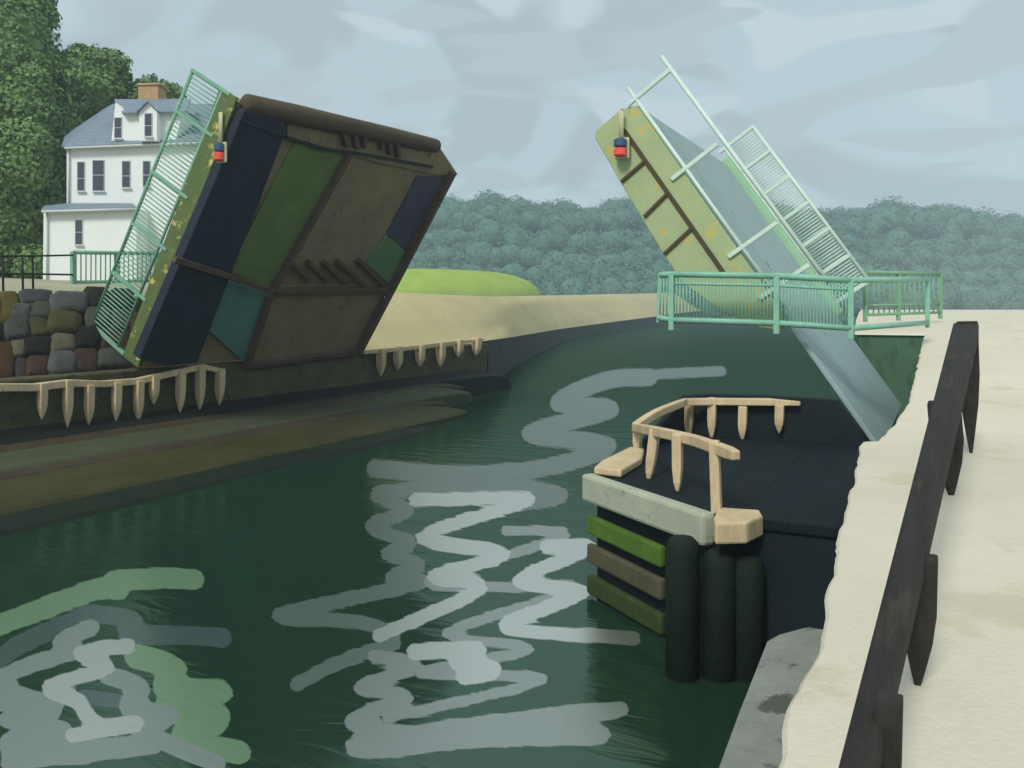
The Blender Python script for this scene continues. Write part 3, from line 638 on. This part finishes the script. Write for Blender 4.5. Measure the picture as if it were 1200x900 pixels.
# ------------------------------------------------------------------ trees
def foliage(lobes, n, size, seed, rough=.55, shell=.28):
    rng = np.random.default_rng(seed); vs = []; fs = []
    vol = np.array([l[1][0]*l[1][1]*l[1][2] for l in lobes]); cnt = (n*vol/vol.sum()).astype(int)
    out = []; dirs = []
    for (c, r), k in zip(lobes, cnt):
        d = rng.normal(size=(k, 3)); d /= np.linalg.norm(d, axis=1)[:, None]
        rad = rng.random(k)**shell
        # clump modulation
        ph = rng.random(3)*6
        cl = 1+.10*np.sin(d[:, 0]*5+ph[0])*np.sin(d[:, 1]*5+ph[1])+.10*np.sin(d[:, 2]*7+ph[2]+d[:, 0]*4)
        dirs.append(d); out.append(np.array(c)+d*(rad*cl)[:, None]*np.array(r))
    Pn = np.concatenate(out); k = len(Pn)
    nrm = np.concatenate(dirs)*1.1 + rng.normal(size=(k, 3))*rough; nrm[:, 2] += .25; nrm /= np.linalg.norm(nrm, axis=1)[:, None]
    t = np.cross(nrm, rng.normal(size=(k, 3))); t /= np.linalg.norm(t, axis=1)[:, None]; bt = np.cross(nrm, t)
    s = size*(.6+.8*rng.random(k))[:, None]
    V = np.stack([Pn-t*s*.55, Pn-bt*s*.4+nrm*s*.12, Pn+t*s*.65, Pn+bt*s*.4+nrm*s*.12], 1).reshape(-1, 3)
    return V, np.arange(4*k).reshape(-1, 4)
def cores(V, Q, lobes, k):
    # lumpy inner leaf mass so that a crown is closed at its heart
    nu, nv = 14, 8; vs = []; qs = []; o = len(V)
    for c, r in lobes:
        for j in range(nv+1):
            th = math.pi*(j+.001)/(nv+.002)
            for i in range(nu):
                a = 2*math.pi*i/nu; d = Vector((math.sin(th)*math.cos(a), math.sin(th)*math.sin(a), math.cos(th)))
                f = k*(1+.22*noise.noise(d*2.3+Vector(c)*.37)); vs.append((c[0]+d.x*r[0]*f, c[1]+d.y*r[1]*f, c[2]+d.z*r[2]*f))
        qs += [(o+j*nu+i, o+(j+1)*nu+i, o+(j+1)*nu+(i+1) % nu, o+j*nu+(i+1) % nu) for j in range(nv) for i in range(nu)]; o += nu*(nv+1)
    return np.concatenate([V, np.array(vs)]), np.concatenate([Q, np.array(qs)])
def mesh_np(name, V, Q, m):
    me = bpy.data.meshes.new(name); me.vertices.add(len(V)); me.vertices.foreach_set('co', V.astype(np.float32).ravel())
    me.loops.add(Q.size); me.loops.foreach_set('vertex_index', Q.astype(np.int32).ravel())
    me.polygons.add(len(Q)); me.polygons.foreach_set('loop_start', (np.arange(len(Q))*4).astype(np.int32)); me.update(calc_edges=True)
    me.materials.append(m); return me
def tree(lobes_px, d, label, n, seed):
    """lobes_px: (px, py, rx, ry) crown lobes as seen at distance d"""
    rng = random.Random(seed); k = d/F
    lobes = []
    for x, y, rx, ry in lobes_px:
        c = at_d(x, y, d+rng.uniform(-.06, .06)*d*.6); lobes.append((tuple(c), (rx*k, rx*k*.9, ry*k)))
    x0, y0 = lobes_px[0][0], lobes_px[0][1]
    base = at_d(x0, 330, d); base.z = xz_left(base.x)-.2
    t = thing('leafy_tree', base, label, 'tree', 'trees behind the white house')
    V, Q = foliage(lobes, int(n*2.6), .27, seed); V, Q = cores(V, Q, lobes, .80); me = mesh_np('crown', V-np.array(base), Q, M['leaf_near'])
    o = bpy.data.objects.new('crown', me); COL.objects.link(o); o.parent = t
    b = MB(); top = Vector(lobes[0][0]); mid = base.lerp(top, .5)+Vector((rng.uniform(-.3, .3), 0, 0))
    b.path(spline([base, mid, top], 5), [.42-.03*i for i in range(11)], 10)
    for c, r in lobes:
        c = Vector(c); s = mid.lerp(top, rng.uniform(0, .6)); b.path(spline([s, s.lerp(c, .5)+Vector((0, 0, -.4)), c], 4), [.2, .17, .15, .13, .12, .1, .08, .06, .04], 7)
        for _ in range(3):
            e = c+Vector((rng.uniform(-.6, .6)*r[0], rng.uniform(-.6, .6)*r[1], rng.uniform(-.2, .7)*r[2])); s2 = s.lerp(c, .6); b.path([s2, s2.lerp(e, .5)+Vector((0, 0, .2)), e], [.1, .07, .03], 6)
    b.build('trunk', M['bark'], t, smooth=True)
tree([(10, 60, 62, 75), (-30, 0, 70, 60), (30, 5, 40, 50), (40, 80, 36, 45), (-20, 130, 60, 60)], 62, 'tallest dark green tree filling the top left corner above the white house', 15000, 11)
tree([(5, 235, 55, 60), (20, 290, 45, 42), (-30, 270, 60, 60), (25, 190, 45, 50), (40, 310, 25, 22)], 53, 'low dense tree left of the white house above the black railing', 14000, 12)
tree([(95, 98, 52, 42), (125, 82, 32, 26), (70, 120, 40, 50), (110, 135, 55, 50)], 66, 'round crowned tree behind the slate roof, left of the chimney', 11000, 13)
tree([(180, 125, 38, 30), (165, 112, 24, 18), (150, 150, 50, 40), (200, 118, 18, 18)], 69, 'smaller tree just behind the brown chimney', 9000, 14)
tree([(55, 160, 45, 60), (30, 130, 45, 50), (70, 210, 40, 50), (50, 250, 30, 50)], 58, 'mid height dark tree against the left wall of the white house', 12000, 15)

# ------------------------------------------------------------------ far shore
# sand bank with low sea wall beneath
fe = [(571, 399, 47.2), (600, 395, 66), (660, 385, 120), (735, 375, 180), (775, 370, 230), (812, 365, 300), (860, 363, 420)]
rows = [[Vector((x, yy, z)) for x, z in ((-23.0, 2.6), (-24.1, 3.6), (-25.3, 4.95), (-35, 5.78), (-60, 6.2))] for yy in (29.4, 33, 37, 40.95)]
for x, y, d in fe:
    p = at_d(x, y, d); q = at_d(x+4, 349-(.02*(x-500) if x > 500 else 0), d*1.25+10); rows.append([p, p.lerp(q, .33)+Vector((0, 0, -.1)), p.lerp(q, .66), q, q+FW*40+Vector((0, 0, -1))])
tag(strip_mesh('sand_bank', rows, M['sand'], smooth=True), kind='structure')
b = MB(); pts = [at_d(*e) for e in fe]
for i, p in enumerate(pts): 
    dn = FW*1.2 + RT*-.8
    b.v += [p+Vector((0, 0, -.02)), Vector((p.x, p.y, -.6))-dn*0+RT*.15, Vector((p.x, p.y, -.6))+dn, p+dn+Vector((0, 0, -.3))]
n = len(pts); b.f = [(4*i+j, 4*i+(j+1) % 4, 4*i+4+(j+1) % 4, 4*i+4+j) for i in range(n-1) for j in range(4)] + [(0, 1, 2, 3), (4*n-4, 4*n-3, 4*n-2, 4*n-1)]
tag(b.build('sea_wall', M['bank_wall_grey']), 'low grey sea wall below the far sand bank', 'wall')
# grassy mound
c = at_d(492, 353, 265); b = MB(); n1, n2 = 14, 48
for i in range(n1+1):
    for k in range(n2):
        ph = i/n1*math.pi/2; a = 2*math.pi*k/n2; rr = math.cos(ph)**.5
        p = c + RT*math.cos(a)*rr*38 + FW*math.sin(a)*rr*30 + UP*(math.sin(ph)**.8*10.2*(1-.02*math.cos(a)) - .6)
        b.v.append(p+UP*.25*noise.noise(p*.12))
b.f = [(i*n2+k, i*n2+(k+1) % n2, (i+1)*n2+(k+1) % n2, (i+1)*n2+k) for i in range(n1) for k in range(n2)]
tag(b.build('grass_mound', M['lime_grass'], smooth=True), kind='structure', label='bright lime green grassy mound above the sand', cat='grass')
# hills and the wood on them
sky_line = [(380, 226), (450, 230), (500, 236), (520, 231), (540, 240), (560, 232), (590, 230), (625, 242), (650, 238), (690, 245), (730, 235), (800, 232), (870, 236), (900, 240), (930, 246), (960, 250), (990, 243), (1020, 246), (1045, 238), (1080, 247), (1120, 245), (1160, 252), (1200, 262), (1300, 268), (1400, 275)]
DH = 430.0
def top_y(x): return float(np.interp(x, [s[0] for s in sky_line], [s[1] for s in sky_line]))
rows = []
for x in range(100, 1521, 20):
    t = max(top_y(min(max(x, 380), 1400))+13, 236); h = (HY-t)*DH/F
    rows.append([at_d(x, HY, DH*.74)+UP*-4.4, at_d(x, HY, DH*.80)+UP*(h*.30-2), at_d(x, HY, DH*.88)+UP*h*.62, at_d(x, HY, DH*.97)+UP*h*.92, at_d(x, HY, DH*1.05)+UP*h*.95, at_d(x, HY, DH*1.4)-UP*4])
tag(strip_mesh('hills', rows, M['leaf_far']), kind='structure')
rng = random.Random(5); lobes = []
for x in range(360, 1420, 9):
    t = top_y(x); 
    lobes.append((x+rng.uniform(-4, 4), t+11+rng.uniform(-1, 5), DH*.99, rng.uniform(5.5, 8.5)))
    for fr_, dd_ in ((.80, .92), (.60, .865), (.42, .825), (.25, .79), (.1, .755)):
        lobes.append((x+rng.uniform(-7, 7), HY-(HY-t)*fr_*(1 if fr_ > .3 else .95)+rng.uniform(-8, 8), DH*dd_, rng.uniform(4.5, 7.5)))
LB = []
for x, y, d, r in lobes: LB.append((tuple(at_d(x, y, d)), (r*1.15, r*1.15, r*rng.uniform(.85, 1.2))))
V, Q = foliage(LB, 300000, .95, 77, .38, .14); V, Q = cores(V, Q, LB, .80)
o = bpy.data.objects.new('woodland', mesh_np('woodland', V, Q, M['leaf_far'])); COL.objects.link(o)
tag(o, 'dense hazy woodland covering the far hills behind the channel', 'woodland', kind='stuff')
# land behind the right quay up to the hills
rows = [[(x, y, z) for x in (-2-(y-60)*.15, 30, 80, 160, 400)] for y, z in ((200, 4.0), (300, 4.0), (460, 4.2))]

# ------------------------------------------------------------------ haze
def haze():
    b = MB().box((-520, -30, -1.6), (420, 640, 72)); o = b.build('haze', bpy.data.materials.new('haze_air')); m = o.data.materials[0]; m.use_nodes = True
    nt = m.node_tree; nt.nodes.remove(nt.nodes['Principled BSDF'])
    v = nt.nodes.new('ShaderNodeVolumePrincipled'); v.inputs['Color'].default_value = (.72, .86, .95, 1); v.inputs['Density'].default_value = .0009; v.inputs['Anisotropy'].default_value = 0
    nt.links.new(v.outputs[0], nt.nodes['Material Output'].inputs['Volume']); tag(o, 'thin blue grey haze in the air', 'haze', kind='stuff')
haze()

# ------------------------------------------------------------------ light, sky, camera
to_sun = Vector((.02, -.72, .68)).normalized()
sd = bpy.data.lights.new('sun', 'SUN'); sd.energy = 1.5; sd.angle = math.radians(14); sd.color = (1, .96, .9)
so = bpy.data.objects.new('sun', sd); COL.objects.link(so); so.rotation_euler = to_sun.to_track_quat('Z', 'Y').to_euler()
wd = bpy.data.worlds.new('World'); SC.world = wd; wd.use_nodes = True
nt = wd.node_tree; N = nt.nodes; K = nt.links; bg = N['Background']; bg.inputs['Strength'].default_value = .1
sky = N.new('ShaderNodeTexSky'); sky.sky_type = 'NISHITA'; sky.sun_disc = False
sky.sun_elevation = math.asin(to_sun.z); sky.sun_rotation = math.atan2(to_sun.x, to_sun.y)
tc = N.new('ShaderNodeTexCoord')
def wnoise(scale, sc, det, lo, hi, dist=0.):
    mp = N.new('ShaderNodeMapping'); mp.inputs['Scale'].default_value = scale; mp.inputs['Rotation'].default_value = (0, .25, 0); K.new(tc.outputs['Generated'], mp.inputs['Vector'])
    n = N.new('ShaderNodeTexNoise'); n.inputs['Scale'].default_value = sc; n.inputs['Detail'].default_value = det; n.inputs['Distortion'].default_value = dist; K.new(mp.outputs['Vector'], n.inputs['Vector'])
    r = N.new('ShaderNodeMapRange'); r.interpolation_type = 'SMOOTHSTEP'; r.inputs[1].default_value = lo; r.inputs[2].default_value = hi; K.new(n.outputs['Fac'], r.inputs[0]); return r.outputs[0]
def wmix(f, a, b):
    x = N.new('ShaderNodeMix'); x.data_type = 'RGBA'
    for s, v in ((x.inputs[0], f), (x.inputs[6], a), (x.inputs[7], b)):
        if hasattr(v, 'is_linked'): K.new(v, s)
        else: s.default_value = v
    return x.outputs[2]
SK = 6.9
def sk(rgb): return tuple(lin(v)*SK for v in rgb)+(1,)
base = wmix(.9, sky.outputs['Color'], sk((183, 200, 206)))
c1 = wmix(wnoise((1, 1, 2.0), 2.2, 2.2, .50, .55, 1.5), base, sk((170, 186, 193)))
c2 = wmix(wnoise((1.3, .9, 2.4), 2.5, 1.5, .53, .575, 1.3), c1, sk((190, 207, 216)))
c2 = wmix(wnoise((.8, 1.2, 3.0), 3.4, 1.5, .56, .60, 1.8), c2, sk((177, 193, 200)))
K.new(c2, bg.inputs['Color'])

cd = bpy.data.cameras.new('camera'); co = bpy.data.objects.new('camera', cd); COL.objects.link(co); SC.camera = co
cd.sensor_width = 36; cd.lens = F/1200*36; cd.shift_y = -(450-HY)/1200; cd.clip_start = .05; cd.clip_end = 5000
co.location = CAM; co.rotation_euler = (math.pi/2, 0, TH)
SC.view_settings.view_transform = 'Standard'; SC.view_settings.look = 'None'; SC.view_settings.gamma = 1; SC.view_settings.use_curve_mapping = False
SC.view_settings.exposure = .65
SC.render.engine = 'CYCLES'; SC.cycles.use_denoising = True; SC.cycles.max_bounces = 6; SC.cycles.diffuse_bounces = 3; SC.cycles.glossy_bounces = 3; SC.cycles.volume_bounces = 1
SC.cycles.sample_clamp_indirect = 4; SC.cycles.caustics_reflective = False; SC.cycles.caustics_refractive = False
